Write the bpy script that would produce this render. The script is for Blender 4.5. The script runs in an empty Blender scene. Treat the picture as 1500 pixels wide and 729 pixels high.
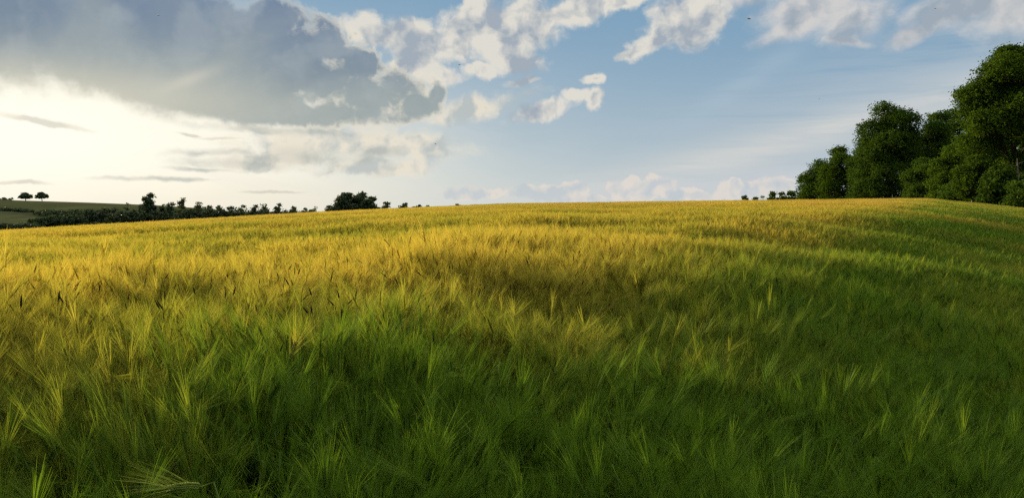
import bpy, math, random
import numpy as np
from mathutils import Vector, Matrix
R=math.radians
sc=bpy.context.scene
# ------------------------------------------------------------------ camera
EYE=1.83; KS=1.54; FPX=1071.0; HY=306.0; PITCH=math.atan((364.5-HY)/FPX)
cd=bpy.data.cameras.new('camera'); cam=bpy.data.objects.new('camera',cd)
sc.collection.objects.link(cam); sc.camera=cam
cd.lens=36*FPX/1500; cd.sensor_width=36; cd.clip_start=.05; cd.clip_end=20000
cam.location=(0,0,EYE); cam.rotation_euler=(R(90)-PITCH,0,0)
# ------------------------------------------------------------------ sun, exposure
SUN_AZ=R(-47); SUN_EL=R(10)          # azimuth from +Y, negative = left
sd=bpy.data.lights.new('sun','SUN'); sd.energy=5.0; sd.angle=R(.6); sd.color=(1,.80,.50)
so=bpy.data.objects.new('sun',sd); sc.collection.objects.link(so)
S=Vector((math.sin(SUN_AZ)*math.cos(SUN_EL),math.cos(SUN_AZ)*math.cos(SUN_EL),math.sin(SUN_EL)))
so.rotation_euler=S.to_track_quat('Z','Y').to_euler(); so.location=(0,0,50)
vs=sc.view_settings; vs.view_transform='Standard'; vs.look='None'; vs.gamma=1; vs.exposure=1.15; vs.use_curve_mapping=False
sc.render.engine='CYCLES'
sc.cycles.use_denoising=False; sc.cycles.max_bounces=5; sc.cycles.diffuse_bounces=3; sc.cycles.transmission_bounces=3; sc.cycles.glossy_bounces=2

def ray(px,py):
    x=(px-750)/FPX; y=-(py-364.5)/FPX
    c,s=math.cos(PITCH),math.sin(PITCH)
    return np.array([x, c+y*s, -s+y*c])
def azel(px,py):
    d=ray(px,py); return math.atan2(d[0],d[1]), math.atan2(d[2],math.hypot(d[0],d[1]))
# ------------------------------------------------------------------ world: sky and clouds by direction
w=bpy.data.worlds.new('World'); sc.world=w; w.use_nodes=True
NT=w.node_tree; NT.nodes.clear()
class G:
    def __init__(s,nt): s.nt=nt
    def set(s,sock,v):
        if isinstance(v,bpy.types.NodeSocket): s.nt.links.new(v,sock)
        elif v is not None:
            try: sock.default_value=v
            except Exception: sock.default_value=tuple(v)+(1,)
    def n(s,t,**k):
        nd=s.nt.nodes.new(t)
        for a,b in k.items(): setattr(nd,a,b)
        return nd
    def m(s,op,a,b=None,c=None,clamp=False):
        nd=s.n('ShaderNodeMath',operation=op,use_clamp=clamp)
        for i,v in enumerate((a,b,c)): 
            if v is not None: s.set(nd.inputs[i],v)
        return nd.outputs[0]
    def vm(s,op,a,b=None):
        nd=s.n('ShaderNodeVectorMath',operation=op); s.set(nd.inputs[0],a)
        if b is not None: s.set(nd.inputs[1],b)
        return nd.outputs['Value'] if op in('LENGTH','DOT_PRODUCT') else nd.outputs[0]
    def mr(s,x,a,b,c=0.,d=1.,smooth=True):
        nd=s.n('ShaderNodeMapRange'); nd.interpolation_type='SMOOTHSTEP' if smooth else 'LINEAR'
        for i,v in enumerate((x,a,b,c,d)): s.set(nd.inputs[i],v)
        return nd.outputs[0]
    def mix(s,f,a,b):
        nd=s.n('ShaderNodeMix',data_type='RGBA'); s.set(nd.inputs[0],f); s.set(nd.inputs[6],a); s.set(nd.inputs[7],b)
        return nd.outputs[2]
    dim='3D'
    def noise(s,vec,scale,detail=6,rough=.55,dist=0.):
        nd=s.n('ShaderNodeTexNoise'); nd.noise_dimensions=s.dim; s.set(nd.inputs['Vector'],vec); nd.inputs['Scale'].default_value=scale
        nd.inputs['Detail'].default_value=detail; nd.inputs['Roughness'].default_value=rough; nd.inputs['Distortion'].default_value=dist
        return nd.outputs[0]
    def mapping(s,vec,loc=(0,0,0),rot=0,scale=(1,1,1),typ='POINT'):
        nd=s.n('ShaderNodeMapping',vector_type=typ); s.set(nd.inputs[0],vec)
        nd.inputs[1].default_value=loc; nd.inputs[2].default_value=(0,0,rot); nd.inputs[3].default_value=scale
        return nd.outputs[0]
g=G(NT); g.dim='2D'
tc=g.n('ShaderNodeTexCoord').outputs['Generated']
nrm=g.vm('NORMALIZE',tc)
sx=g.n('ShaderNodeSeparateXYZ'); NT.links.new(nrm,sx.inputs[0]); X,Y,Z=sx.outputs
AZ=g.m('ARCTAN2',X,Y); EL=g.m('ARCSINE',Z)
cx=g.n('ShaderNodeCombineXYZ'); NT.links.new(AZ,cx.inputs[0]); NT.links.new(EL,cx.inputs[1]); P=cx.outputs[0]
sky=g.n('ShaderNodeTexSky',sky_type='NISHITA'); sky.sun_disc=False; sky.sun_elevation=SUN_EL; sky.sun_rotation=SUN_AZ
sky.altitude=200; sky.air_density=1.0; sky.dust_density=1.5; sky.ozone_density=1.5
skyc=g.vm('MULTIPLY',sky.outputs[0],(.10,.10,.10))
def ell(vec,px,py,rx,ry,rot=0):
    a,e=azel(px,py); k=1/FPX; ca=math.cos(a)**2
    return g.m('SUBTRACT',1.0,g.vm('LENGTH',g.mapping(vec,(a,e,0),R(rot),(rx*k*max(ca,.75),ry*k,1),'TEXTURE')))
def field(vec,lst):
    o=None
    for e in lst:
        q=ell(vec,*e); o=q if o is None else g.m('SMOOTH_MAX',o,q,.15)
    return o
def wsrgb(r,gg,b):
    f=lambda c:((c/255+.055)/1.055)**2.4 if c>10 else c/255/12.92
    return (f(r),f(gg),f(b),1)
# direction of the hidden sun glow
def gauss(px,py,rx,ry,rot=0):
    a,e=azel(px,py)
    l=g.vm('LENGTH',g.mapping(P,(a,e,0),R(rot),(rx/FPX,ry/FPX,1),'TEXTURE'))
    return g.m('EXPONENT',g.m('MULTIPLY',g.m('MULTIPLY',l,l),-1.0))
# 0 base: hand-set thin-air whitening over the physical sky
hor=g.m('EXPONENT',g.m('MULTIPLY',g.m('ABSOLUTE',EL),-8.5))
blue=wsrgb(110,154,188); pale=wsrgb(194,206,208)
base=g.mix(hor,blue,pale)
base=g.mix(.95,skyc,base)
veiln=g.noise(g.mapping(P,scale=(1,3,1)),5,6,.6,.6)
glow=g.m('MAXIMUM',gauss(40,215,480,120),g.m('MULTIPLY',gauss(-60,230,680,160),.5))
veil=g.m('MULTIPLY',glow,g.mr(veiln,.2,.7,.9,1.15),clamp=True)
base=g.mix(g.m('MINIMUM',g.m('MULTIPLY',veil,1.25),1.0),base,wsrgb(250,246,230))
core=gauss(10,200,210,90)
base=g.mix(g.m('MULTIPLY',core,.9,clamp=True),base,(1.10,1.07,.92,1))
# peach band low left/mid
base=g.mix(g.m('MULTIPLY',gauss(330,300,380,40),.4),base,wsrgb(250,236,208))
col=base
# F cirrus
def streak(col,px,py,L,W,rot,amt,colr,sc_=(2,26,1),seed=0.):
    m_=gauss(px,py,L,W,rot)
    nn=g.noise(g.mapping(P,(seed,seed,0),R(-rot),sc_),2.6,6,.6,.3)
    f=g.m('MULTIPLY',m_,g.mr(nn,.12,.62),clamp=True)
    return g.mix(g.m('MULTIPLY',f,amt),col,colr)
col=streak(col,1180,200,430,24,14,1.,wsrgb(216,215,208))
col=streak(col,1320,150,420,70,14,.6,wsrgb(186,196,204),seed=3.)
col=streak(col,1080,130,110,16,32,.5,wsrgb(170,190,205),seed=5.)
col=streak(col,1150,262,420,22,4,.7,wsrgb(205,208,212),seed=7.)
# warp for billows
wn=g.n('ShaderNodeTexNoise'); wn.noise_dimensions='2D'; NT.links.new(P,wn.inputs['Vector']); wn.inputs['Scale'].default_value=16; wn.inputs['Detail'].default_value=7; wn.inputs['Roughness'].default_value=.6
wv=g.vm('MULTIPLY',g.vm('SUBTRACT',wn.outputs['Color'],(.5,.5,.5)),(.038,.030,0))
PW=g.vm('ADD',P,wv)
SH=(-.010,.004,0)      # small step toward the sun, for edge lighting
PS=g.vm('ADD',PW,SH)
def billow(vec,sc_):
    v=g.n('ShaderNodeTexVoronoi'); v.feature='F1'; v.voronoi_dimensions='2D'; NT.links.new(vec,v.inputs['Vector']); v.inputs['Scale'].default_value=sc_
    v.inputs['Detail'].default_value=2; v.inputs['Roughness'].default_value=.55; pass
    return g.m('SUBTRACT',.75,v.outputs['Distance'])
def fbm(vec,kx=1.0): return g.m('MULTIPLY',g.m('ADD',g.noise(vec,11*kx,11,.66),g.m('MULTIPLY',billow(vec,34*kx),.22)),.90)
FB=fbm(PW); FBS=fbm(PS)
REL=g.m('SUBTRACT',FB,FBS)
PW2=g.vm('ADD',P,g.vm('MULTIPLY',wv,(.5,.5,0)))
RELS=g.m('SUBTRACT',g.noise(PW2,13,4,.5),g.noise(g.vm('ADD',PW2,(-.022,.014,0)),13,4,.5))
def cloud(col,lst,k,amp,edge,lit,shade,thick=(.1,.7),opac=1.,relief=2.2,seed=None,fb=None,cut=.0,soft=None):
    M=field(PW if soft is None else PW2,lst)
    f=FB if fb is None else fb
    D=g.m('ADD',g.m('MULTIPLY',M,k),g.m('MULTIPLY',g.m('SUBTRACT',f,.5),amp))
    a=g.mr(D,cut,cut+edge)
    t=g.mr(D,thick[0],thick[1])
    t=g.m('SUBTRACT',g.m('SUBTRACT',g.m('MULTIPLY_ADD',t,.75,.12),g.m('MULTIPLY',RELS,4.2)),g.m('MULTIPLY',REL,relief),clamp=True)
    c=g.mix(t,lit,shade)
    return g.mix(g.m('MULTIPLY',a,opac,clamp=True),col,c),a
# D low cumulus band
low=[(690,283,60,10),(800,283,55,16),(838,278,26,16),(775,280,20,12),(930,278,60,18),(925,268,18,12),(960,272,32,15),(1010,285,60,12),(1065,278,45,16),(1075,268,14,9),(1130,272,50,14),(870,292,120,10),(1200,285,70,12)]
col,_=cloud(col,low,.8,1.5,.18,wsrgb(232,220,208),wsrgb(192,200,206),(.0,.6),.66,4.0)
# E mid-left wisps
PE=g.mapping(PW,scale=(.7,1.5,1)); FE=g.noise(PE,16,10,.68)
mid=[(470,212,150,26,4),(560,205,120,26,0),(620,215,80,30,0),(400,235,110,16,0),(540,245,120,14),(690,160,110,18,14)]
col,_=cloud(col,mid,.9,1.9,.9,wsrgb(234,225,206),wsrgb(186,192,190),(-.3,1.6),.85,3.0,fb=FE,cut=-.2)
str_=[(420,192,170,9,-2),(230,262,120,5,0),(300,224,105,9,2),(345,240,140,14,-2),(450,232,160,16,2),(430,226,50,15,0),(300,248,80,5,-2),(560,222,50,12,0)]
col,_=cloud(col,str_,.6,.7,.5,wsrgb(214,210,196),wsrgb(172,178,172),(.0,.6),.7,.5,fb=FE,soft=1)
col,_=cloud(col,[(25,267,55,3.2,-3),(60,178,90,6,-8),(400,281,60,3,0),(280,198,22,3,-4),(320,203,40,3)],.6,.4,.4,wsrgb(226,216,196),wsrgb(200,196,182),(.0,.5),.6,0.,fb=FE,soft=1)
# C upper right greyish
PC=g.mapping(PW,rot=R(-14),scale=(.8,1.35,1)); FC=g.noise(PC,10,9,.66)
ur=[(1180,10,120,34,6),(1160,40,70,22,18),(1240,62,40,7,-14),(1250,25,70,34,0),(1420,12,130,26,10),(1345,48,50,14,18),(1480,20,90,42,0),(1100,-10,100,30,0)]
col,_=cloud(col,ur,1.1,1.7,.9,wsrgb(212,209,206),wsrgb(160,171,182),(-.3,2.3),.92,1.6,fb=FC,soft=1,cut=-.15)
# B crisp cumulus
cum=[(1000,40,70,34,-8),(962,62,48,18,22),(1030,22,55,28,0),(928,78,22,8,20),
     (840,18,95,26,14),(900,2,80,18,10),(770,40,75,44,10),(700,45,100,44,12),(750,85,60,20,-8),(690,8,30,24,30),(660,70,70,32,0),(605,55,75,36,0),(612,98,45,24,0),
     (545,45,55,28,0),(795,160,56,18,14),(765,117,24,9,8),(866,118,20,8,0),(870,145,12,13,0),(640,112,50,14,0),(840,140,24,10),(705,105,40,12,0),(600,150,50,26,0)]
col,_=cloud(col,cum,1.35,1.9,.75,wsrgb(224,220,210),wsrgb(162,173,184),(.0,2.0),.97,2.6,cut=-.28)
# A great grey cloud, soft below, billowed to the right
big=[(120,20,330,100,0),(60,20,420,85,0),(330,140,260,46,-2),(430,165,230,26,0),(300,60,170,75,0),(420,95,130,80,0),(545,135,110,46,0),(480,70,55,40,0),(475,120,75,62,0),(530,95,50,42,0),(400,30,50,44),(615,155,44,24,0),(250,90,330,62,0),(640,140,20,16),(-150,0,400,120)]
PA=g.mapping(P,scale=(.8,1.6,1)); 
MA=field(P,big)
Dm=g.m('ADD',g.m('MULTIPLY',MA,1.5),g.m('MULTIPLY',g.m('SUBTRACT',FB,.5),g.mr(AZ,R(-24),R(-10),.8,2.6)))
rightness=g.mr(AZ,R(-22),R(-10))
edge=g.mr(rightness,0,1,.6,.45)
aA=g.m('MINIMUM',g.m('MAXIMUM',g.m('DIVIDE',Dm,edge),0),1.)
aA=g.mr(aA,0,1)
low_noise=g.noise(PA,5,7,.5,.4)
coreA=g.mix(g.mr(EL,R(6.5),R(15.5)),wsrgb(150,163,165),wsrgb(118,136,160))
coreA=g.mix(g.mr(low_noise,.42,.72,0,.6),coreA,wsrgb(160,170,170))
coreA=g.mix(g.mr(low_noise,.52,.26,0,.6),coreA,wsrgb(112,132,150))
coreA=g.mix(g.mr(RELS,-.05,.2,0,.3),coreA,wsrgb(172,182,186))
coreA=g.mix(g.m('MULTIPLY',gauss(60,140,260,45),.85),coreA,wsrgb(212,208,188))
coreA=g.mix(g.m('MULTIPLY',gauss(275,118,36,8,25),.5),coreA,wsrgb(215,210,195))
tA=g.m('SUBTRACT',g.mr(Dm,.0,g.mr(rightness,0,1,.5,.75)),g.m('MULTIPLY',g.m('MULTIPLY',REL,1.6),g.m('ADD',.12,g.m('MULTIPLY',rightness,g.mr(Dm,.5,.1,0,.9)))),clamp=True)
colA=g.mix(tA,wsrgb(236,228,208),coreA)
col=g.mix(g.m('MULTIPLY',aA,.97),col,colA)
# brighter sky above the frame, added as fill for the shaded crop
col=g.mix(g.mr(EL,R(19),R(34)),col,(1.22,1.26,1.25,1))
# below the horizon: dull earth
col=g.mix(g.mr(EL,R(-3),R(-1)),wsrgb(60,66,50),col)
bg=g.n('ShaderNodeBackground'); NT.links.new(col,bg.inputs[0]); bg.inputs[1].default_value=.45
# the sky is split: physical sky (weak) + cloud layer already in display units
wo=g.n('ShaderNodeOutputWorld'); NT.links.new(bg.outputs[0],wo.inputs[0])
w.cycles.sampling_method='MANUAL'; w.cycles.sample_map_resolution=1024

# ------------------------------------------------------------------ helpers
C=sc.collection
def tag(o,label=None,cat=None,group=None,kind=None):
    if label: o['label']=label
    if cat: o['category']=cat
    if group: o['group']=group
    if kind: o['kind']=kind
    return o
def empty(name,loc,label,cat,group=None,rz=0):
    o=bpy.data.objects.new(name,None); C.objects.link(o); o.location=loc; o.rotation_euler=(0,0,rz); o.empty_display_size=.3
    return tag(o,label,cat,group)
class MB:
    """collects quads and triangles with a per-vertex attribute (kind, random, height)"""
    def __init__(s): s.v=[];s.a=[];s.q=[];s.t=[];s.n=0
    def add(s,v,q=None,t=None,a=(0,0,0)):
        v=np.asarray(v,float).reshape(-1,3); s.v.append(v)
        a=np.asarray(a,float); s.a.append(np.broadcast_to(a,(len(v),3)) if a.ndim==1 else a)
        if q is not None and len(q): s.q.append(np.asarray(q)+s.n)
        if t is not None and len(t): s.t.append(np.asarray(t)+s.n)
        s.n+=len(v)
    def ribbons(s,P,W,side,a):
        """P (N,K,3) lines, W (K,) or (N,K) half widths, side (N,3), a (N,K,3)"""
        N,K,_=P.shape; W=np.broadcast_to(W,(N,K))
        L=P-side[:,None,:]*W[...,None]; Rr=P+side[:,None,:]*W[...,None]
        v=np.stack([L,Rr],2).reshape(-1,3)
        i=np.arange(N)[:,None]*K*2+np.arange(K-1)[None,:]*2
        q=np.stack([i,i+1,i+3,i+2],-1).reshape(-1,4)
        s.add(v,q=q,a=np.repeat(a.reshape(-1,3),2,0))
    def tube(s,pts,rad,k=6,a=(0,0,0)):
        pts=[np.asarray(p,float) for p in pts]; n=len(pts); vs=[]
        for i,p in enumerate(pts):
            d=pts[min(i+1,n-1)]-pts[max(i-1,0)]; d=d/(np.linalg.norm(d)+1e-9)
            u=np.cross(d,[0,0,1.]) if abs(d[2])<.9 else np.cross(d,[1.,0,0]); u/=np.linalg.norm(u); w_=np.cross(d,u)
            for j in range(k):
                t=2*math.pi*j/k; vs.append(p+rad[i]*(u*math.cos(t)+w_*math.sin(t)))
        q=[(i*k+j,i*k+(j+1)%k,(i+1)*k+(j+1)%k,(i+1)*k+j) for i in range(n-1) for j in range(k)]
        s.add(vs,q=q,a=a)
    def mesh(s,name,mat):
        V=np.concatenate(s.v); A=np.concatenate(s.a)
        q=np.concatenate(s.q) if s.q else np.zeros((0,4),int); t=np.concatenate(s.t) if s.t else np.zeros((0,3),int)
        me=bpy.data.meshes.new(name); me.vertices.add(len(V)); me.vertices.foreach_set('co',V.astype(np.float32).ravel())
        loops=np.concatenate([q.ravel(),t.ravel()]); me.loops.add(len(loops)); me.loops.foreach_set('vertex_index',loops.astype(np.int32))
        ls=np.concatenate([np.arange(len(q))*4,len(q)*4+np.arange(len(t))*3]); me.polygons.add(len(ls))
        me.polygons.foreach_set('loop_start',ls.astype(np.int32))
        at=me.attributes.new('pc','FLOAT_VECTOR','POINT'); at.data.foreach_set('vector',A.astype(np.float32).ravel())
        me.update(calc_edges=True); me.validate(); me.materials.append(mat)
        return me
    def build(s,name,mat,parent=None,loc=(0,0,0),smooth=False):
        me=s.mesh(name,mat)
        if smooth: me.polygons.foreach_set('use_smooth',[True]*len(me.polygons))
        o=bpy.data.objects.new(name,me); C.objects.link(o); o.location=loc
        if parent: o.parent=parent
        return o
def sstep(a,b,x):
    t=np.clip((x-a)/(b-a),0,1); return t*t*(3-2*t)
def sp(x,s): return s*np.logaddexp(0,x/s)
DIPS=[(-2.7,5.6,1.3,.7,.22),(2.5,8.0,1.7,.8,.25),(.9,10.2,1.4,.8,.2),(-.1,3.5,.8,.45,.16),(-6.8,16,3.5,1.2,.28),(-3.2,11,2.0,.9,.2),
 (4.6,12.5,2.5,1.0,.25),(-9,26,6,1.6,.3),(3,24,5,1.6,.25),(-1,17,2.5,1.0,.2),(9,45,9,2.5,.35),(-8,50,10,3,.35),(-22,40,6,3,.3),(-16,24,3,1.2,.25),(-1.6,3.0,.5,.35,.12),(2.0,5.4,.9,.5,.14)]
def ridge(x,y): return .857*x-.515*y+1.6
def ground(x,y):
    x=np.asarray(x,float)/KS; y=np.asarray(y,float)/KS; r=np.hypot(x,y)
    f=np.where(x<0,.038,.0125)*x+.0198*y-1.0e-4*y*y-5.0e-4*np.minimum(x,0)**2
    d=ridge(x,y)
    sl=.27-.135*sstep(5,45,r)
    f=f-np.minimum(sl*sp(d,.6),3.2)+.262
    f=f+.06*np.exp(-((d+1.1)/1.5)**2)*sstep(1.2,2.6,r)*sstep(22,9,r)
    for (cx_,cy_,a,b,h) in DIPS: f=f-((1.5 if cx_<-2 else .8) if cy_<20 else .10)*h*np.exp(-((x-cx_)/a)**2-((y-cy_)/b)**2)
    n=(.035*np.sin(x*1.3+1.1*np.sin(y*.7))*np.sin(y*1.7+.9*np.sin(x*.8+2))
       +.05*np.sin(x*.41+2.2+np.sin(y*.33))*np.sin(y*.62+.7*np.sin(x*.27)))
    f=f+n*sstep(1,4,r)*(1-.9*sstep(10,28,r))
    az=np.degrees(np.arctan2(x,np.maximum(y,1e-3)))
    up=sstep(250,470,r)
    top=EYE/KS+470*(HY-np.interp(az,[-60,-36,-30,-26,-23,-20,-10,60],[288,294.5,298,301,305,312,318,318]))/FPX
    far=-6.5+up*(top+6.5)
    v=far-0.02*np.maximum(r-470,0)
    wv=sstep(95,190,r)
    return KS*(f*(1-wv)+np.maximum(v,-30)*wv)
def gz(x,y): return float(ground(x,y))

# ------------------------------------------------------------------ materials
def newmat(name):
    m=bpy.data.materials.new(name); m.use_nodes=True; m.node_tree.nodes.clear(); return m,G(m.node_tree)
def leafy(m,h,colr,trans=.4,gloss=.06,rough=.45,tcol=None):
    d=h.n('ShaderNodeBsdfDiffuse'); t=h.n('ShaderNodeBsdfTranslucent'); gl=h.n('ShaderNodeBsdfGlossy'); gl.inputs['Roughness'].default_value=rough
    h.set(d.inputs[0],colr); h.set(t.inputs[0],tcol if tcol is not None else colr); gl.inputs[0].default_value=(1,1,1,1)
    a=h.n('ShaderNodeMixShader'); h.set(a.inputs[0],trans); h.nt.links.new(d.outputs[0],a.inputs[1]); h.nt.links.new(t.outputs[0],a.inputs[2])
    b=h.n('ShaderNodeMixShader'); h.set(b.inputs[0],gloss); h.nt.links.new(a.outputs[0],b.inputs[1]); h.nt.links.new(gl.outputs[0],b.inputs[2])
    o=h.n('ShaderNodeOutputMaterial'); h.nt.links.new(b.outputs[0],o.inputs[0])
def attr(h,name,typ='GEOMETRY'):
    a=h.n('ShaderNodeAttribute'); a.attribute_name=name; a.attribute_type=typ; return a
def pcs(h):
    a=attr(h,'pc'); s=h.n('ShaderNodeSeparateXYZ'); h.nt.links.new(a.outputs['Vector'],s.inputs[0]); return s.outputs
# barley: pc = (kind 0 stem/leaf .5 ear 1 awn, random, height 0..1); instancer attribute 'tint'
m_bar,h=newmat('barley'); k_,r_,z_=pcs(h)
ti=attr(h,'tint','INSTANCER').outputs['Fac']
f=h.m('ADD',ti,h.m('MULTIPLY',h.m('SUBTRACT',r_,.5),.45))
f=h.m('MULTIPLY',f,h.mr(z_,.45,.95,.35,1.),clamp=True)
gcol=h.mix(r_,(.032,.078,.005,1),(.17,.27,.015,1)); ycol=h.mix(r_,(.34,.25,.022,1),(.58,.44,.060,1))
wp=h.n('ShaderNodeNewGeometry').outputs['Position']
bn_=h.noise(h.mapping(wp,scale=(.05,.16,0)),1.,4,.6); rr_=h.vm('LENGTH',h.mapping(wp,scale=(1,1,0)))
bf_=h.m('MULTIPLY',h.mr(bn_,.38,.62),h.mr(rr_,10,50,.0,.8))
ycol=h.mix(bf_,ycol,(.36,.20,.04,1))
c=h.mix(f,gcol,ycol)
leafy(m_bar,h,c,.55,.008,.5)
m_ear,h=newmat('single_barley_ear'); k_,r_,z_=pcs(h)
leafy(m_ear,h,h.mix(r_,(.07,.12,.012,1),(.18,.22,.035,1)),.35,.01,.5)
m_gold,h=newmat('gold_barley_ear'); k_,r_,z_=pcs(h)
leafy(m_gold,h,h.mix(r_,(.30,.27,.02,1),(.50,.42,.05,1)),.5,.01,.5)
m_dark,h=newmat('dark_ear'); k_,r_,z_=pcs(h)
leafy(m_dark,h,h.mix(r_,(.018,.014,.006,1),(.05,.036,.014,1)),.1,.0,.5)
def mat_leaf(name,c1,c2,trans=.35,gl=.0):
    m,h=newmat(name); k_,r_,z_=pcs(h); oi=h.n('ShaderNodeObjectInfo').outputs['Random']
    leafy(m,h,h.mix(h.m('ADD',h.m('MULTIPLY',r_,.8),h.m('MULTIPLY',oi,.2)),c1,c2),trans,gl,.4); return m
m_leaf_dark=mat_leaf('oak_leaves',(.022,.045,.006,1),(.055,.095,.010,1))
m_leaf_lime=mat_leaf('bright_leaves',(.026,.052,.005,1),(.066,.108,.009,1),.32)
m_leaf_far=mat_leaf('far_leaves',(.022,.036,.012,1),(.042,.062,.016,1),.25,.02)
m_leaf_thin=mat_leaf('thin_leaves',(.05,.06,.02,1),(.09,.10,.03,1),.4,.02)
m_bark,h=newmat('bark')
oc=h.n('ShaderNodeTexCoord').outputs['Object']
bn=h.noise(h.mapping(oc,scale=(6,6,1.2)),2,6,.65)
bs=h.n('ShaderNodeBsdfPrincipled'); h.set(bs.inputs['Base Color'],h.mix(h.mr(bn,.3,.7),(.035,.026,.018,1),(.12,.10,.07,1))); bs.inputs['Roughness'].default_value=.9
bp=h.n('ShaderNodeBump'); bp.inputs['Strength'].default_value=.6; bp.inputs['Distance'].default_value=.05; h.nt.links.new(bn,bp.inputs['Height']); h.nt.links.new(bp.outputs[0],bs.inputs['Normal'])
o_=h.n('ShaderNodeOutputMaterial'); h.nt.links.new(bs.outputs[0],o_.inputs[0])
m_palebark,h=newmat('pale_bark')
oc=h.n('ShaderNodeTexCoord').outputs['Object']; bn=h.noise(h.mapping(oc,scale=(5,5,2)),3,6,.6)
bs=h.n('ShaderNodeBsdfPrincipled'); h.set(bs.inputs['Base Color'],h.mix(h.mr(bn,.35,.65),(.06,.05,.035,1),(.17,.15,.11,1))); bs.inputs['Roughness'].default_value=.9
o_=h.n('ShaderNodeOutputMaterial'); h.nt.links.new(bs.outputs[0],o_.inputs[0])
# ground: soil in the crop, pasture strips beyond
m_gr,h=newmat('soil_and_pasture')
gp=h.n('ShaderNodeNewGeometry').outputs['Position']
sxyz=h.n('ShaderNodeSeparateXYZ'); h.nt.links.new(gp,sxyz.inputs[0])
rr=h.vm('LENGTH',h.mapping(gp,scale=(1,1,0)))
n1=h.noise(gp,.05,8,.6); n2=h.noise(gp,1.2,8,.65); n3=h.noise(h.mapping(gp,scale=(.02,.004,.02)),1.0,5,.6)
past=h.mix(h.mr(n2,.3,.7),(.034,.040,.018,1),(.064,.068,.030,1))
past=h.mix(h.mr(n3,.45,.6,0,.5),past,(.085,.09,.04,1))
past=h.mix(h.mr(n1,.5,.62,0,.5),past,(.035,.042,.018,1))
soil=h.mix(h.mr(n2,.3,.7),(.02,.022,.007,1),(.06,.05,.02,1))
cropfar=h.mix(h.mr(n2,.35,.65),(.10,.10,.015,1),(.30,.21,.03,1))
soil=h.mix(h.mr(rr,45,90),soil,cropfar)
gc=h.mix(h.mr(rr,185,230),soil,past)
bs=h.n('ShaderNodeBsdfDiffuse'); h.set(bs.inputs[0],gc); o_=h.n('ShaderNodeOutputMaterial'); h.nt.links.new(bs.outputs[0],o_.inputs[0])

# ------------------------------------------------------------------ ground sheet
def make_ground():
    rs=KS*np.concatenate([[0.01],np.arange(.4,12,.3),np.arange(12,40,.8),np.arange(40,200,3),np.arange(200,520,12),[600,800,1200,2000,4000,9000]])
    na=420; th=np.linspace(0,2*math.pi,na,endpoint=False)
    Rg,T=np.meshgrid(rs,th,indexing='ij'); x=Rg*np.sin(T); y=Rg*np.cos(T)
    z=ground(x,y)
    v=np.stack([x,y,z],-1).reshape(-1,3); n=len(rs)
    i,j=np.meshgrid(np.arange(n-1),np.arange(na),indexing='ij'); j2=(j+1)%na
    q=np.stack([i*na+j,i*na+j2,(i+1)*na+j2,(i+1)*na+j],-1).reshape(-1,4)[:,::-1]
    b=MB(); b.add(v,q=q); o=b.build('ground',m_gr,smooth=True); tag(o,kind='structure')
make_ground()

# ------------------------------------------------------------------ trees
rng=np.random.default_rng(7)
def unit(v): return v/(np.linalg.norm(v,axis=-1,keepdims=True)+1e-9)
def crown(lobes,nl,size,rng,clump=.9,shell=.62,low_cut=None,fuzz=.45):
    """leaves in clumps spread through the outer part of irregular lobes"""
    lob=np.array(lobes,float); vol=(lob[:,3]*lob[:,4]*lob[:,5])**(2/3.); pr=vol/vol.sum()
    per=26; nc=max(6,nl//per)
    li=rng.choice(len(lob),nc,p=pr); d=unit(rng.normal(size=(nc,3)))
    d[:,2]=np.where(d[:,2]<-.55,-d[:,2]*.5,d[:,2]); d=unit(d)
    rad=shell+(1-shell)*rng.random(nc)**.6
    wob=1+.16*np.sin(d[:,0]*5+li*1.7)*np.sin(d[:,1]*6+li)+.08*np.clip(rng.normal(size=nc),-1.5,1.2)
    cc=lob[li,:3]+d*lob[li,3:]*(rad*wob)[:,None]
    cs=clump*(.5+rng.random(nc)*.9)
    hue=rng.random(nc)
    P=cc[:,None,:]+np.clip(rng.normal(size=(nc,per,3)),-1.5,1.5)*np.array([1,1,.65])*cs[:,None,None]*fuzz
    P=P.reshape(-1,3); hu=np.repeat(hue,per)
    N=len(P)
    nrm=unit(rng.normal(size=(N,3))+np.repeat(d,per,0)*.8+np.array([0,0,.5]))
    u=unit(np.cross(nrm,rng.normal(size=(N,3)))); v=np.cross(nrm,u)
    s=size*(.6+.8*rng.random(N))[:,None]
    q=np.stack([P-u*s,P+v*s*.55,P+u*s,P-v*s*.55],1)
    if low_cut is not None:
        k=P[:,2]>low_cut; q=q[k]; hu=hu[k]; N=len(q)
    b=MB(); a=np.zeros((N,3)); a[:,1]=np.clip(.6*hu+.4*rng.random(N),0,1)
    b.add(q.reshape(-1,3),q=np.arange(N*4).reshape(-1,4),a=np.repeat(a,4,0))
    return b
def trunk(h,r,lobes,rng,lean=0.,k=8):
    b=MB(); tops=sorted(lobes,key=lambda l:-l[2])
    z=np.linspace(-.6,h,7); pts=[(lean*zz/h+.1*r*math.sin(zz),.1*r*math.cos(zz*1.3),zz) for zz in z]
    rad=[r*(1.25 if i==0 else 1-.62*i/6) for i in range(7)]
    b.tube(pts,rad,k)
    for l in lobes:
        z0=h*(.35+.5*rng.random()); p0=np.array([lean*z0/h,0,z0]); p1=np.array(l[:3])
        mid=(p0+p1)/2+np.array([0,0,-.1*h*rng.random()])
        b.tube([p0,mid,p1],[r*.42,r*.3,r*.12],5)
        for q in range(3):
            dd=unit(rng.normal(size=3)); p2=p1+dd*np.array(l[3:])*.75
            b.tube([mid*.4+p1*.6,(p1+p2)/2+rng.normal(size=3)*.1*l[3],p2],[r*.16,r*.1,r*.04],4)
    return b
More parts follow.
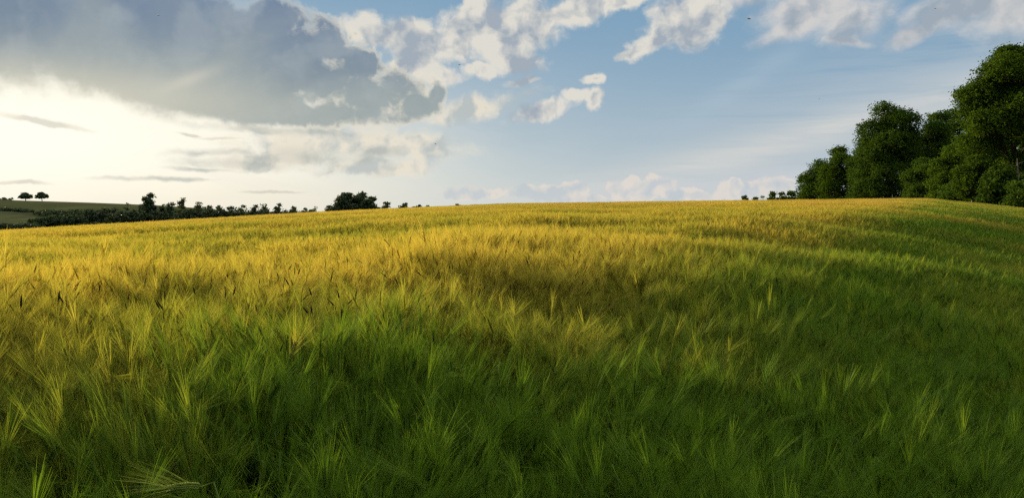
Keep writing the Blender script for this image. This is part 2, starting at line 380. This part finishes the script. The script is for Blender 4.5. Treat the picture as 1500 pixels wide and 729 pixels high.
def lobeset(H,Wd,rng,n=9,low=.22,flat=.5,taper=.55):
    """irregular rounded crown of half width Wd and height H"""
    L=[(0,0,H*(.5+low*.35),Wd*.80,Wd*.80,H*.40)]
    for i in range(n):
        t=(i+.5)/n; z=H*(low+.12+(.86-low)*t); 
        prof=math.sqrt(max(.12,1-((t-.38)/.72)**2))
        a=i*2.399+rng.random(); rr=Wd*prof*(.45+.2*rng.random())
        s=Wd*(.40+.16*rng.random())*(1-.25*t)
        L.append((rr*math.cos(a),rr*math.sin(a),min(z,H-s*flat),s,s,s*(.62+.2*rng.random())))
    return L
def hit(px,dist):
    d=ray(px,HY); t=dist/d[1]; return d[0]*t, dist
def tree(px,top,hw,dist,label,cat='tree',name='broadleaf_tree',group=None,mat=None,nl=9000,leaf=.2,low=.2,n=9,seed=1,clump=.9,trunk_r=None,shell=.6,bark=None,lobes=None,zoff=0,mini=None,fuzz=.45,lean=0):
    rg=np.random.default_rng(seed); dist*=KS; leaf*=KS; clump*=KS
    x,y=hit(px,dist); z=gz(x,y)+zoff
    H=EYE+dist*(ray(px,top)[2]/ray(px,top)[1])-z; Wd=hw/FPX*dist
    if mini: H=max(H,mini)
    e=empty(name,(x,y,z),label,cat,group,rz=0)
    L=lobes(H,Wd,rg) if lobes else lobeset(H,Wd,rg,n,low)
    tr=trunk(H*.72,(trunk_r or 0)*KS or H*.022+.04,L,rg,lean); tr.build('trunk',bark or m_bark,e,smooth=True)
    crown(L,nl,leaf,rg,clump,shell,fuzz=fuzz).build('crown',mat or m_leaf_dark,e)
    return e
GW='trees along the right edge of the field'
tree(1192,233,26,190,'small rounded dark tree at the left end of the right-hand wood, beside the low hedge','tree',group=GW,nl=26000,leaf=.22,low=.02,seed=11,clump=1.3)
tree(1226,213,30,172,'mid green rounded tree second from the left in the right-hand wood','tree',group=GW,mat=m_leaf_lime,nl=30000,leaf=.22,low=.02,seed=12,clump=1.3)
tree(1262,196,24,165,'dark tree between the mid green tree and the broad domed tree','tree',group=GW,nl=24000,leaf=.21,low=.02,seed=13,clump=1.3)
tree(1300,157,54,140,'broad domed dark green tree in the middle of the right-hand wood','tree',group=GW,nl=95000,leaf=.175,low=.03,n=18,seed=14,clump=1.15)
tree(1362,161,38,142,'dark tree just right of the broad domed tree, nearly as tall','tree',group=GW,nl=44000,leaf=.19,low=.05,seed=15,clump=1.1)
tree(1390,156,37,165,'shaded bluish dark tree rising behind the others, left of the tallest tree','tree',group=GW,nl=38000,leaf=.21,low=.03,seed=16,clump=1.2)
tree(1350,235,30,118,'low bushy green tree in front of the dark wood, below the domed tree','tree',group=GW,mat=m_leaf_dark,nl=24000,leaf=.16,low=.0,seed=17,clump=.9)
tree(1386,215,26,105,'young light green tree with a pointed crown at the foot of the tallest tree','tree',group=GW,mat=m_leaf_lime,nl=26000,leaf=.145,low=.0,seed=18,clump=.8)
def big_lobes(H,W,rg):
    L=[(0,0,H*.62,W*.7,W*.6,H*.25),(-W*.62,0,H*.70,W*.34,W*.34,W*.27),(-W*.35,-W*.3,H*.82,W*.42,W*.4,W*.3),(0,0,H*.90,W*.36,W*.36,H*.095),(W*.3,0,H*.86,W*.4,W*.4,H*.1),
       (-W*.5,-W*.3,H*.52,W*.42,W*.35,W*.3),(-W*.1,-W*.55,H*.62,W*.4,W*.35,W*.28),(W*.45,-W*.2,H*.6,W*.45,W*.4,W*.35),(W*.1,-W*.4,H*.45,W*.5,W*.35,W*.24),(-W*.6,.3,H*.4,W*.3,W*.3,W*.26),
       (-W*.15,0,H*.96,W*.16,W*.16,H*.035),(W*.55,-W*.35,H*.34,W*.5,W*.35,W*.3),(W*.2,-W*.2,H*.28,W*.5,W*.35,W*.26),(W*.8,-W*.2,H*.46,W*.45,W*.35,W*.35),(-W*.72,0,H*.60,W*.2,W*.22,W*.16),(W*.7,0,H*.72,W*.35,W*.35,W*.3)]
    return L
tree(1482,68,84,74,'tallest tree at the right edge of the photo, sunlit yellow green on its left side','tree',group=GW,mat=m_leaf_lime,nl=170000,leaf=.11,low=.2,seed=19,clump=.8,lobes=big_lobes,trunk_r=.34)
tree(1424,232,26,80,'leafy young tree in front of the tallest tree, at its left foot','young tree',group=GW,mat=m_leaf_lime,nl=24000,leaf=.11,low=.0,seed=20,clump=.7)
tree(1462,246,24,72,'dense green bush at the foot of the tallest tree, left of the bare trunk','bush',name='bush',group='bushes at the foot of the right-hand wood',mat=m_leaf_dark,nl=12000,leaf=.14,low=-.05,seed=21,clump=.7)
tree(1508,262,26,67,'low bush at the right photo edge below the bare trunk','bush',name='bush',group='bushes at the foot of the right-hand wood',mat=m_leaf_dark,nl=12000,leaf=.13,low=-.05,seed=22,clump=.7)
tree(1400,268,22,88,'small dark bush at the field edge between the young trees','bush',name='bush',group='bushes at the foot of the right-hand wood',mat=m_leaf_dark,nl=8000,leaf=.14,low=-.1,seed=23,clump=.7)
# trees beyond the right frame edge, continuing the wood
tree(1600,60,90,80,'tall tree just outside the right frame edge','tree',group=GW,nl=30000,leaf=.26,low=.1,seed=24,clump=1.1)
tree(1740,40,100,84,'tall tree well outside the right frame edge','tree',group=GW,nl=30000,leaf=.26,low=.1,seed=25,clump=1.1)
tree(1545,150,60,110,'dark tree standing behind the tallest tree','tree',group=GW,nl=20000,leaf=.28,low=.02,seed=26,clump=1.1)
tree(1440,175,50,120,'dark tree filling the wood behind the young trees','tree',group=GW,nl=24000,leaf=.28,low=.0,seed=27,clump=1.1)
# the pale bare trunk
def bare():
    BD=71.5*KS; x,y=hit(1490,BD); z=gz(x,y); e=empty('bare_tree',(x,y,z),'slim pale bare trunk standing in front of the wood near the right photo edge','tree')
    H=EYE+BD*(ray(1490,232)[2])-z; b=MB()
    b.tube([(.15,0,-.5),(.1,0,H*.3),(-.02,0,H*.62),(-.28,0,H)],[.20,.16,.13,.06],7); b.build('trunk',m_palebark,e,smooth=True)
    for s,(z0,dx,dz) in enumerate([(.75,-1.4,.5),(.85,-2.2,.35),(.9,1.8,.8),(.7,1.2,.3)]):
        b=MB(); b.tube([(-.05,0,H*z0),(dx*.5,.1,H*z0+dz*.4),(dx,-.2,H*z0+dz)],[.08,.05,.02],5); b.build('branch',m_palebark,e,smooth=True)
bare()
# low hedge and distant bits on the crest, right of centre
GH='hedge shrubs left of the right-hand wood'
for i,(px,tp,hw) in enumerate([(1130,280,9),(1143,279,10),(1157,279,10),(1170,277,11)]):
    tree(px,tp,hw,200,['dark hedge shrub at the left end of the low hedge','dark hedge shrub second from the left of the low hedge','dark hedge shrub third from the left of the low hedge','dark hedge shrub touching the first tree of the right-hand wood'][i],'shrub',name='hedge_shrub',group=GH,nl=4000,leaf=.3,low=-.1,seed=30+i,clump=1.)
tree(1091,286.5,7,330,'small dark domed tree on the horizon, left of a smaller one','tree',name='distant_tree',mat=m_leaf_far,nl=2500,leaf=.5,low=.0,seed=35,clump=1.2)
tree(1105,288.5,5,330,'smaller dark dome right of the domed tree on the horizon','tree',name='distant_tree',mat=m_leaf_far,nl=1500,leaf=.5,low=.0,seed=36,clump=1.2)
tree(1117,284.5,2.2,260,'tiny narrow dark tree beside the low hedge on the horizon','tree',name='distant_tree',mat=m_leaf_far,nl=600,leaf=.3,low=.1,seed=37,clump=.6)
# centre clump
GC='dark clump of trees on the horizon left of centre'
tree(503,283,18,240,'left tree of the dark clump on the horizon','tree',name='distant_tree',group=GC,mat=m_leaf_far,nl=16000,leaf=.36,low=-.05,seed=40,clump=1.2)
tree(526,284,19,245,'middle tree of the dark clump on the horizon','tree',name='distant_tree',group=GC,mat=m_leaf_far,nl=16000,leaf=.36,low=-.05,seed=41,clump=1.2)
tree(541,289,13,238,'lower right tree of the dark clump on the horizon','tree',name='distant_tree',group=GC,mat=m_leaf_far,nl=10000,leaf=.36,low=-.05,seed=42,clump=1.2)
tree(480,300,7,240,'little bush at the left foot of the dark clump','bush',name='bush',mat=m_leaf_far,nl=2500,leaf=.3,low=-.1,seed=43)
tree(565,296,10,250,'round dark tree just right of the dark clump','tree',name='distant_tree',mat=m_leaf_far,nl=5000,leaf=.34,low=-.1,seed=44)
tree(591,297.5,10,260,'flat domed tree second to the right of the dark clump','tree',name='distant_tree',mat=m_leaf_far,nl=5000,leaf=.34,low=-.1,seed=45)
tree(611,300,9,265,'low tree third to the right of the dark clump','tree',name='distant_tree',mat=m_leaf_far,nl=3500,leaf=.34,low=-.1,seed=46)
tree(625,301,5,270,'smallest tree at the right end of the row beside the dark clump','tree',name='distant_tree',mat=m_leaf_far,nl=2000,leaf=.34,low=-.1,seed=47)
tree(641,300.2,2.5,300,'tiny tree top just showing over the crop, apart from the row','tree',name='distant_tree',mat=m_leaf_far,nl=500,leaf=.34,low=.1,seed=48)
tree(669,299.2,6,320,'faint low tree top over the crop crest near the centre','tree',name='distant_tree',mat=m_leaf_far,nl=1500,leaf=.34,low=.1,seed=49)
# hedge row of single trees, left: px, top, half width, text
row=[(186,297.5,3.5,'tiny tuft of shrub at the left start of the hedgerow skyline',400),(206,298.5,3,'tiny shrub left of the tall dark hedgerow tree',900),(218,283,10,'tallest hedgerow tree with an open knobbly crown, at the left',9000),(238,297.5,4,'small shrub just right of the tallest hedgerow tree',1800),
 (249,296.5,8,'bushy shrub with a pointed top in the hedgerow',2600),(266,290,6,'slender airy tree with see-through crown in the hedgerow',1200),(291,295,6,'dark pointed shrub right of the airy tree in the hedgerow',2500),(303,301,9,'low wide hedgerow shrub below the pointed one',2500),
 (321,298.5,5,'small tree top midway along the hedgerow skyline',1800),(338,303,8,'low hedgerow shrub midway along the row',2000),(354,300,5,'upright hedgerow shrub with a feathery top',1600),(373,299.5,7,'bushy hedgerow tree left of the small ball-shaped one',2400),(387,299,3.5,'small ball-shaped hedgerow tree',1200),
 (406,298.5,6,'dark rounded hedgerow tree towards the right end',2500),(429,302.5,7,'low rounded shrub near the right end of the hedgerow',2200),(446,304.5,6,'low shrub second last in the hedgerow',1500),(459,303.5,5,'pale feathery shrub at the right end of the hedgerow',900)]
for i,(px,tp,hw,lb,nl) in enumerate(row):
    tree(px,tp,hw,255+12*math.sin(i*2.1),lb,'tree' if 'tree' in lb.split(' ')[:5] else 'shrub',name='hedgerow_tree',group='trees and shrubs of the far hedgerow',mat=m_leaf_thin if 'airy' in lb or 'pale' in lb else m_leaf_far,nl=nl,leaf=.30,low=.12 if hw<7 and nl<1300 else -.05,seed=60+i,clump=.9,mini=1.2)
# hedge bands: continuous hedgerow built as separate shrubs
def hedge(px0,px1,dist0,dist1,tops,n,label,seed,mat=m_leaf_far,leaf=.34,name='hedgerow'):
    rg=np.random.default_rng(seed); dist0*=KS; dist1*=KS; leaf*=KS; xm,ym=hit((px0+px1)/2,(dist0+dist1)/2)
    L=[]
    for i in range(n):
        t=i/(n-1.); px=px0+(px1-px0)*t; d=dist0+(dist1-dist0)*t+rg.normal()*2; x,y=hit(px,d); z=gz(x,y)-gz(xm,ym)
        hh=EYE+d*ray(px,tops[0]+(tops[1]-tops[0])*t)[2]-gz(x,y); hh=max(1.2,hh*(.84+.3*rg.random())); ww=abs(px1-px0)/n/FPX*d*1.0+1.2
        L.append((x-xm,y-ym,z+hh*.45,ww,ww,hh*.55))
    o=crown(L,n*900,leaf,rg,1.6,.55).build(name,mat,None,(xm,ym,gz(xm,ym)))
    tag(o,label,'hedge')
hedge(168,480,238,246,(307.5,309),40,'long dark hedgerow running along the bottom of the left valley beneath its taller trees',80)
hedge(-40,38,300,305,(307,308),10,'dark hedge across the left hill above the pale grass patch',81)
hedge(60,185,292,262,(309,306),18,'dark hedge on the left hill joining the long valley hedgerow',82)
hedge(50,120,236,238,(317,314),12,'lower dark hedge right of the pale grass patch, close above the crop',83)
hedge(-60,50,205,222,(331,327),16,'low dark hedge at the left photo edge directly above the crop',84)
def umb(H,W,rg): return [(0,0,H*.60,W*.62,W*.6,H*.24),(-W*.5,0,H*.55,W*.36,W*.4,H*.17),(W*.48,0,H*.60,W*.38,W*.4,H*.19),(-W*.1,0,H*.80,W*.42,W*.4,H*.17)]
tree(38,282,10.5,430,'left of two small umbrella-shaped trees standing alone on the left hill','tree',name='field_tree',group='two lone trees on the left hill',mat=m_leaf_far,nl=3500,leaf=.42,seed=90,clump=.9,lobes=umb,trunk_r=.3)
tree(62,281.5,9.5,430,'right of two small umbrella-shaped trees standing alone on the left hill','tree',name='field_tree',group='two lone trees on the left hill',mat=m_leaf_far,nl=3200,leaf=.42,seed=91,clump=.9,lobes=umb,trunk_r=.3)
for i,px in enumerate((-6,4,14)):
    tree(px,289.5+i*.6,6,440,['pale bush cut by the left photo edge on the hill top','pale low bush second from the left edge on the hill top','pale low bush right of the other two on the hill top'][i],'bush',name='bush',mat=m_leaf_thin,nl=900,leaf=.4,low=-.1,seed=95+i)

# ------------------------------------------------------------------ barley tufts
def ear(b,base,dirv,L,na,aw,alen,rg,spread=.22,spike=True,awhw=None,h0=.85,seg=3,hue=None):
    """one ear: grains in two rows and a brush of long awns"""
    d=unit(np.asarray(dirv,float)); s=unit(np.cross(d,rg.normal(size=3))); n=np.cross(d,s)
    hue=rg.random() if hue is None else hue
    if spike:
        b.tube([base,base+d*L*.5,base+d*L],[.0015,.002,.001],3,a=(.5,hue,.9))
        for i in range(9):
            for sg in(-1,1):
                p=base+d*L*(i+.5)/9; t=unit(d*1.0+s*sg*.45); c=p+s*sg*.0025; e=c+t*.013; mm=(c+e)/2
                w_=.0026
                v=[c,mm+n*w_,mm+s*w_,mm-n*w_,mm-s*w_,e]
                b.add(v,t=[(0,1,2),(0,2,3),(0,3,4),(0,4,1),(5,2,1),(5,3,2),(5,4,3),(5,1,4)],a=(.5,hue*.6+.2,.88))
    else:
        P=np.stack([base,base+d*L*.5,base+d*L])[None]; b.ribbons(P,np.array([.002,.006,.002])*max(1,aw/.0008),unit(s)[None],np.broadcast_to([.5,hue*.5,.85],(1,3,3)))
    t=rg.random(na); p0=base+d*(L*t)[:,None]
    ang=rg.random(na)*6.283; sprd=spread*(.35+.9*rg.random(na))*(1.15-.5*t)
    dv=unit(d+ (s*np.cos(ang)[:,None]+n*.6*np.sin(ang)[:,None])*sprd[:,None])
    al=alen*(.75+.45*rg.random(na))[:,None]
    P=np.stack([p0+dv*al*f_+np.array([0,0,-.012])*f_*f_*(alen/.12)+ (dv-d)*al*.25*f_*f_ for f_ in np.linspace(0,1,seg)],1)
    sd=unit(np.cross(dv,rg.normal(size=(na,3))))
    W=aw*np.linspace(1,.35,seg)
    a=np.zeros((na,seg,3)); a[...,0]=1; a[...,1]=np.clip(hue*.5+.5*rg.random(na),0,1)[:,None]; a[...,2]=np.linspace(.92,1.05,seg)
    b.ribbons(P,W,sd,a)
def tuft(seed,rad,ns,na,aw,alen,lod,hvar=.055):
    rg=np.random.default_rng(seed); b=MB()
    for i in range(ns):
        a=rg.random()*6.283; r=rad*math.sqrt(rg.random()); x0=np.array([r*math.cos(a),r*math.sin(a),0])
        H=.80+hvar*rg.normal(); H=min(max(H,.62),.95)
        ld=np.array([.35+.5*rg.normal(),-.1+.5*rg.normal(),0]); lean=.10+.10*rg.random()
        top=x0+ld*lean+np.array([0,0,H-.08]); mid=x0+ld*lean*.3+np.array([0,0,H*.5])
        hu=rg.random()
        P=np.stack([x0*1.0,mid,top])[None]
        b.ribbons(P,np.array([.0022,.0018,.0014])*(1,2,4)[lod],unit(rg.normal(size=(1,3))*np.array([1,1,0])),np.array([[[0,hu*.6,.3],[0,hu*.6,.6],[0,hu*.6,.85]]]))
        dirv=np.array([ld[0]*.35+.10,ld[1]*.35,1.0])+rg.normal(size=3)*.16
        if rg.random()<.16: dirv+=np.array([rg.normal()*.8,rg.normal()*.8,-.45])
        ear(b,top,dirv,.075,na,aw,alen,rg,spread=.26 if lod==0 else .23,spike=lod==0,seg=3 if lod==0 else 2 if lod==2 else 3)
        nlf=(3,2,1)[lod]
        for k in range(nlf):
            z0=H*(.35+.45*rg.random()); p0=x0+(top-x0)*(z0/H); aa=rg.random()*6.283; dd=np.array([math.cos(aa),math.sin(aa),0])
            ll=.12+.14*rg.random()
            P=np.stack([p0,p0+dd*ll*.35+[0,0,ll*.55],p0+dd*ll*.8+[0,0,ll*.6],p0+dd*ll*1.2+[0,0,ll*.25]])[None]
            b.ribbons(P,np.array([.004,.005,.004,.0008])*(1,1.2,2)[lod],np.cross(dd,[0,0,1.])[None],np.broadcast_to([0,rg.random()*.8,.55],(1,4,3)))
    return b
src=bpy.data.collections.new('barley_sources')
cnt=[0]
def add_src(b):
    me=b.mesh('barley_tuft',m_bar); o=bpy.data.objects.new('barley_tuft' if not cnt[0] else 'barley_tuft.%03d'%cnt[0],me); src.objects.link(o); cnt[0]+=1
NV=(9,6,5)
for i in range(NV[0]): add_src(tuft(100+i,.13,10,28,.00066,.155,0))
for i in range(NV[1]): add_src(tuft(200+i,.26,20,14,.0013,.125,1))
for i in range(NV[2]): add_src(tuft(300+i,.5,44,7,.0038,.125,2,.04))
def nz(x,y,s,seed):
    rg=np.random.default_rng(seed); o=0
    for k in range(5):
        a=rg.random()*6.28; f_=(.6+1.2*rg.random())/s; ph=rg.random()*6.28
        o=o+np.sin((x*math.cos(a)+y*math.sin(a))*f_*2+ph+1.3*np.sin((x*math.sin(a)-y*math.cos(a))*f_+ph*2))
    return o/3.2
rg=np.random.default_rng(5)
def scatter(r0,r1,a0,a1,dens):
    A=(R(a1)-R(a0))*.5*(r1*r1-r0*r0); n=int(A*dens)
    r=np.sqrt(rg.random(n)*(r1*r1-r0*r0)+r0*r0); t=R(a0)+(R(a1)-R(a0))*rg.random(n)
    return r*np.sin(t),r*np.cos(t)
pts=[];idx=[];SC=[]
for (r0,r1,a0,a1,dens,lod,s0) in [(.8,4,-180,180,66,0,1.),(4,10,-50,50,56,0,1.),(9.6,20,-48,46,26,1,1.),(20,42,-46,44,12,1,1.15),(40,75,-45,43,5.0,2,1.),(75,182,-45,41,2.3,2,1.15)]:
    x,y=scatter(r0,r1,a0,a1,dens); pts.append(np.stack([x,y],1)); n=len(x)
    off=(0,NV[0],NV[0]+NV[1])[lod]; idx.append(off+rg.integers(0,NV[lod],n)); SC.append(np.full(n,s0))
pts=np.concatenate(pts); idx=np.concatenate(idx); SC=np.concatenate(SC); x,y=pts[:,0],pts[:,1]
# the crop stops where the wood begins and at the far field edge
keep=~((x>36*KS)&(y>52*KS)&(x*.515+y*.857>74*KS)&(ridge(x/KS,y/KS)>0)); 
x,y,idx,SC=x[keep],y[keep],idx[keep],SC[keep]; r=np.hypot(x,y)
n=len(x); SC=SC*np.where(r<9,.8+.5*rg.random(n)**1.5,1.); zz=ground(x,y); rt=r/KS
far_=sstep(12,40,r)
dipf=sum(h_/.25*np.exp(-((x/KS-cx_)/a_)**2-((y/KS-cy_)/b_)**2) for (cx_,cy_,a_,b_,h_) in DIPS)
band=nz(x*.3,y,3.6,21)*sstep(9,25,r)
hs=1-.10*np.maximum(dipf,0)+.05*band+.075*nz(x,y,.7,3)*sstep(0,2,r)*(1-.75*far_)+.06*nz(x,y,2.5,4)*(1-.5*far_)
wx=(.16*nz(x,y,1.1,5)+.12*nz(x,y,.35,6))*(1-.5*far_)+.05; wy=(.14*nz(x,y,1.2,7)+.10*nz(x,y,.4,8))*(1-.5*far_)-.02
tint=.68+.16*sstep(5,40,rt)-.62*sstep(-.8,1.2,ridge(x/KS,y/KS))*(1-.35*sstep(20,60,rt))-.42*sstep(3.3,2.0,y/KS)-.12*sstep(4.2,2.2,rt)*sstep(-3.2,-.6,x/KS)+.20*nz(x,y,2.2,9)+.17*nz(x,y,.5,10)-.30*dipf+.24*np.exp(-((ridge(x/KS,y/KS)+1.6)/1.3)**2)*sstep(10,5,rt)+.24*band-.10*sstep(15,40,rt)  # shade painted in greener past the ridge, light yellower before it, plus crop variation
# euler XYZ: spin about z first is wanted, then lean
rot=np.zeros((n,3)); sp_=rg.random(n)*6.283
rot[:,0]=-wy*np.cos(0)+rg.normal(size=n)*.05; rot[:,1]=wx+rg.normal(size=n)*.05
spin=(rg.random(n)-.5)*1.4; rot[:,2]=spin
me=bpy.data.meshes.new('barley_field'); me.vertices.add(n); me.vertices.foreach_set('co',np.stack([x,y,zz-.02],1).astype(np.float32).ravel())
def addat(nm,typ,dat,key):
    a=me.attributes.new(nm,typ,'POINT'); a.data.foreach_set(key,dat)
addat('rot','FLOAT_VECTOR',rot.astype(np.float32).ravel(),'vector')
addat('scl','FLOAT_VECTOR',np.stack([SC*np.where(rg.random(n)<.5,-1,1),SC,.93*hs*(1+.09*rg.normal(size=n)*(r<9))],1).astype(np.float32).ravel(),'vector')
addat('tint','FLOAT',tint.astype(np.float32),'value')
addat('idx','INT',idx.astype(np.int32),'value')
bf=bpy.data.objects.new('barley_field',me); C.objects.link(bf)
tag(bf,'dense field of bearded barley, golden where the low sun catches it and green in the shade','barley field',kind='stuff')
ng=bpy.data.node_groups.new('barley_scatter','GeometryNodeTree')
ng.interface.new_socket('Geometry',in_out='INPUT',socket_type='NodeSocketGeometry'); ng.interface.new_socket('Geometry',in_out='OUTPUT',socket_type='NodeSocketGeometry')
N=ng.nodes; Lk=ng.links
gi=N.new('NodeGroupInput'); go=N.new('NodeGroupOutput'); iop=N.new('GeometryNodeInstanceOnPoints'); ci=N.new('GeometryNodeCollectionInfo')
ci.inputs['Collection'].default_value=src; ci.inputs['Separate Children'].default_value=True; ci.inputs['Reset Children'].default_value=True
def na(nm,dt):
    a=N.new('GeometryNodeInputNamedAttribute'); a.data_type=dt; a.inputs['Name'].default_value=nm; return a.outputs[0]
e2r=N.new('FunctionNodeEulerToRotation'); Lk.new(na('rot','FLOAT_VECTOR'),e2r.inputs[0])
Lk.new(gi.outputs[0],iop.inputs['Points']); Lk.new(ci.outputs[0],iop.inputs['Instance']); iop.inputs['Pick Instance'].default_value=True
Lk.new(na('idx','INT'),iop.inputs['Instance Index']); Lk.new(e2r.outputs[0],iop.inputs['Rotation']); Lk.new(na('scl','FLOAT_VECTOR'),iop.inputs['Scale'])
Lk.new(iop.outputs[0],go.inputs[0])
md=bf.modifiers.new('scatter','NODES'); md.node_group=ng
me.materials.append(m_bar)
print('BARLEY',n)

# ------------------------------------------------------------------ dark ears poking out of the crop
def canopy_hit(px,py,h=.86):
    d=ray(px,py); t=1.2
    while t<200:
        p=d*t; 
        if EYE+p[2]<gz(p[0],p[1])+h: return p[0],p[1]
        t*=1.01
    return None
dark=[]
for i in range(6):
    rg2=np.random.default_rng(400+i); b=MB(); L=.075+.02*rg2.random(); ln=np.array([.3*rg2.normal(),.15*rg2.normal(),1.])
    p0=np.array([0,0,-.10]); p1=np.zeros(3); d=unit(ln)
    b.tube([p0,p1],[.0016,.0015],4,a=(0,.9,0)); b.tube([p1,p1+d*L*.2,p1+d*L*.6,p1+d*L],[.002,.0065,.006,.002],6,a=(0,.2,0))
    for k in range(6):
        q=p1+d*L*rg2.random(); dv=unit(d+rg2.normal(size=3)*.22); b.tube([q,q+dv*.03],[.0010,.0003],3,a=(0,.5,0))
    dark.append(b.mesh('dark_barley_ear',m_dark))
pl=[(146,346),(432,404),(437,404),(410,516),(382,513),(732,353),(636,512),(575,380),(690,440),(497,456),(500,480),(520,450),(560,405),(645,407),(640,404),(774,388),(774,394),(696,386),(965,337),(956,340),(905,385),(948,385),(945,390),(842,415),(852,425),(700,435),(706,436),(1018,368),(1097,350),(1103,349),(1247,352),(1208,318),(1244,352),(1300,350),(1307,388),(1323,390),(1340,353),(1100,430),(950,440),(973,440),(1275,425),(1210,400),(1192,440),(840,385),(800,420),(470,345),(450,350),(275,350),(255,395),(82,402),(35,420),(225,375),(190,380),(330,440),(555,395),(1060,375),(620,340),(596,342),(1000,345)]
rg2=np.random.default_rng(77)
while len(pl)<220:
    px=rg2.random()*1500; py=322+150*rg2.random()**1.7
    if py<340-.02*px+ (px<400)*20: continue
    if px>1150 and rg2.random()<.4: continue
    pl.append((px,py))
for i,(px,py) in enumerate(pl):
    hh=canopy_hit(px,py)
    if hh is None: continue
    o=bpy.data.objects.new('dark_barley_ear',dark[i%6]); C.objects.link(o)
    dist=math.hypot(*hh); s=.55+.2*rg2.random()+max(0,(dist-9)*.010)
    s=min(s,1.9)
    o.location=(hh[0],hh[1],gz(*hh)+.88+.02*rg2.normal()); o.rotation_euler=(.25*rg2.normal(),.3*rg2.normal()+.05,rg2.random()*6.28); o.scale=(s,s,s)
    tag(o,'thin blackish ear poking out of the golden barley','barley ear','blackish ears among the barley')

# ------------------------------------------------------------------ single ears that stand out
def single(px,py,dist,d1,label,mat,seed,bow=False,na=48,alen=.15,spread=.3,aw=.0005,elev=0.):
    hx,hy=canopy_hit(px,py,.99 if bow else .84); dist=hy*dist
    d=ray(px,py); p=d*(dist/d[1]); p[2]+=EYE
    g0=gz(p[0],p[1]); rg=np.random.default_rng(seed)
    e=empty('barley_ear',(p[0],p[1],g0),label,'barley ear')
    base=np.array([0,0,p[2]-g0])
    d1=unit(np.array(d1,float))
    b=MB(); foot=np.array([.12*(-d1[0])*(-1 if bow else 1)*(-1)+.05,0,0])
    if bow: pts_=[(.10,.0,0),(.085,0,base[2]*.6),(.055,0,base[2]*.93),(.03,0,base[2]+.012),(0,0,base[2])]
    else: pts_=[(-d1[0]*.15,-d1[1]*.15,0),(-d1[0]*.08,-d1[1]*.08,base[2]*.6),tuple(base)]
    b.tube(pts_,[.002]*len(pts_),5,a=(0,.3,0)); b.build('stem',m_ear,e)
    b=MB(); L=.085; s=unit(np.cross(d1,[.3,-1,.5])); n_=np.cross(d1,s)
    crv=lambda t: base+d1*L*t+np.array([0,0,-.018])*t*t*(1 if bow else .2)
    b.tube([crv(t) for t in np.linspace(0,1,6)],[.002]*6,5,a=(0,.2,0))
    for i in range(13):
        for sg in(-1,1):
            t=(i+.5)/13; p_=crv(t); tt=unit(d1+s*sg*.4); c=p_+s*sg*.003; en=c+tt*.014; mm=(c+en)/2; w_=.0032
            b.add([c,mm+n_*w_,mm+s*w_,mm-n_*w_,mm-s*w_,en],t=[(0,1,2),(0,2,3),(0,3,4),(0,4,1),(5,2,1),(5,3,2),(5,4,3),(5,1,4)],a=(0,.35+.5*rg.random(),0))
    b.build('grain_head',m_ear,e)
    b=MB(); t=rg.random(na); p0=np.array([crv(q) for q in t]); ang=rg.random(na)*6.283
    dv=unit(d1+(s*np.cos(ang)[:,None]+n_*.5*np.sin(ang)[:,None])*(spread*(.3+rg.random(na)))[:,None]+np.array([0,0,elev]))
    al=(alen*(.7+.5*rg.random(na)))[:,None]
    P_=np.stack([p0+dv*al*q+np.array([0,0,-.015])*q*q for q in (0,.5,1.)],1)
    a=np.zeros((na,3,3)); a[...,1]=(.4+.6*rg.random(na))[:,None]
    b.ribbons(P_,np.array([1,.8,.3])*aw,unit(np.cross(dv,rg.normal(size=(na,3)))),a); b.build('awns',mat,e)
single(296,712,.97,(-1,.05,.10),'bowed green barley ear with awns fanned to the left, near the bottom left corner',m_ear,500,bow=True,alen=.16,spread=.34,elev=.12)
single(424,528,.97,(.35,0,1),'tall ear with a bright wide fan of golden awns at the edge of the shade',m_gold,501,spread=.55,alen=.17)

# ------------------------------------------------------------------ insects in the air
m_ins,h=newmat('insect_body'); bs=h.n('ShaderNodeBsdfPrincipled'); bs.inputs['Base Color'].default_value=(.02,.018,.015,1); bs.inputs['Roughness'].default_value=.4
o_=h.n('ShaderNodeOutputMaterial'); h.nt.links.new(bs.outputs[0],o_.inputs[0])
m_wing,h=newmat('insect_wing'); leafy(m_wing,h,(.25,.25,.24,1),.6,.1,.3)
def insect(px,py,dist,size,label,rz):
    d=ray(px,py); p=d*(dist/d[1]); e=empty('flying_insect',(p[0],p[1],p[2]+EYE),label,'insect',rz=rz); s=size
    b=MB(); b.tube([(-.5*s,0,-.05*s),(-.35*s,0,0),(-.1*s,0,.03*s),(.1*s,0,.04*s),(.3*s,0,.05*s),(.42*s,0,.04*s),(.5*s,0,.02*s)],[.02*s,.09*s,.12*s,.08*s,.13*s,.09*s,.03*s],8); b.build('body',m_ins,e,smooth=True)
    for sg in(-1,1):
        b=MB(); b.add([(.2*s,0,.12*s),(.15*s,sg*.3*s,.3*s),(-.1*s,sg*.7*s,.45*s),(-.25*s,sg*.5*s,.3*s),(-.05*s,sg*.2*s,.15*s)],q=[(0,1,2,3)],t=[(0,3,4)]); b.build('wing',m_wing,e)
insect(638,211,3.0,.013,'tiny dark insect hovering over the pale cloud left of centre',1.2)
insect(673,95,3.2,.010,'tiny dark insect against the broken white cloud at the top centre',.3)
insect(1097,28,1.6,.010,'largest flying insect, near the top right of the small white cloud',.5)
insect(1200,145,3.2,.009,'tiny insect in the blue sky left of the tall trees',.9)
insect(1370,13,3.2,.009,'tiny insect before the grey cloud at the upper right',.2)
insect(232,23,3.2,.009,'tiny insect before the dark cloud at the upper left',.2)
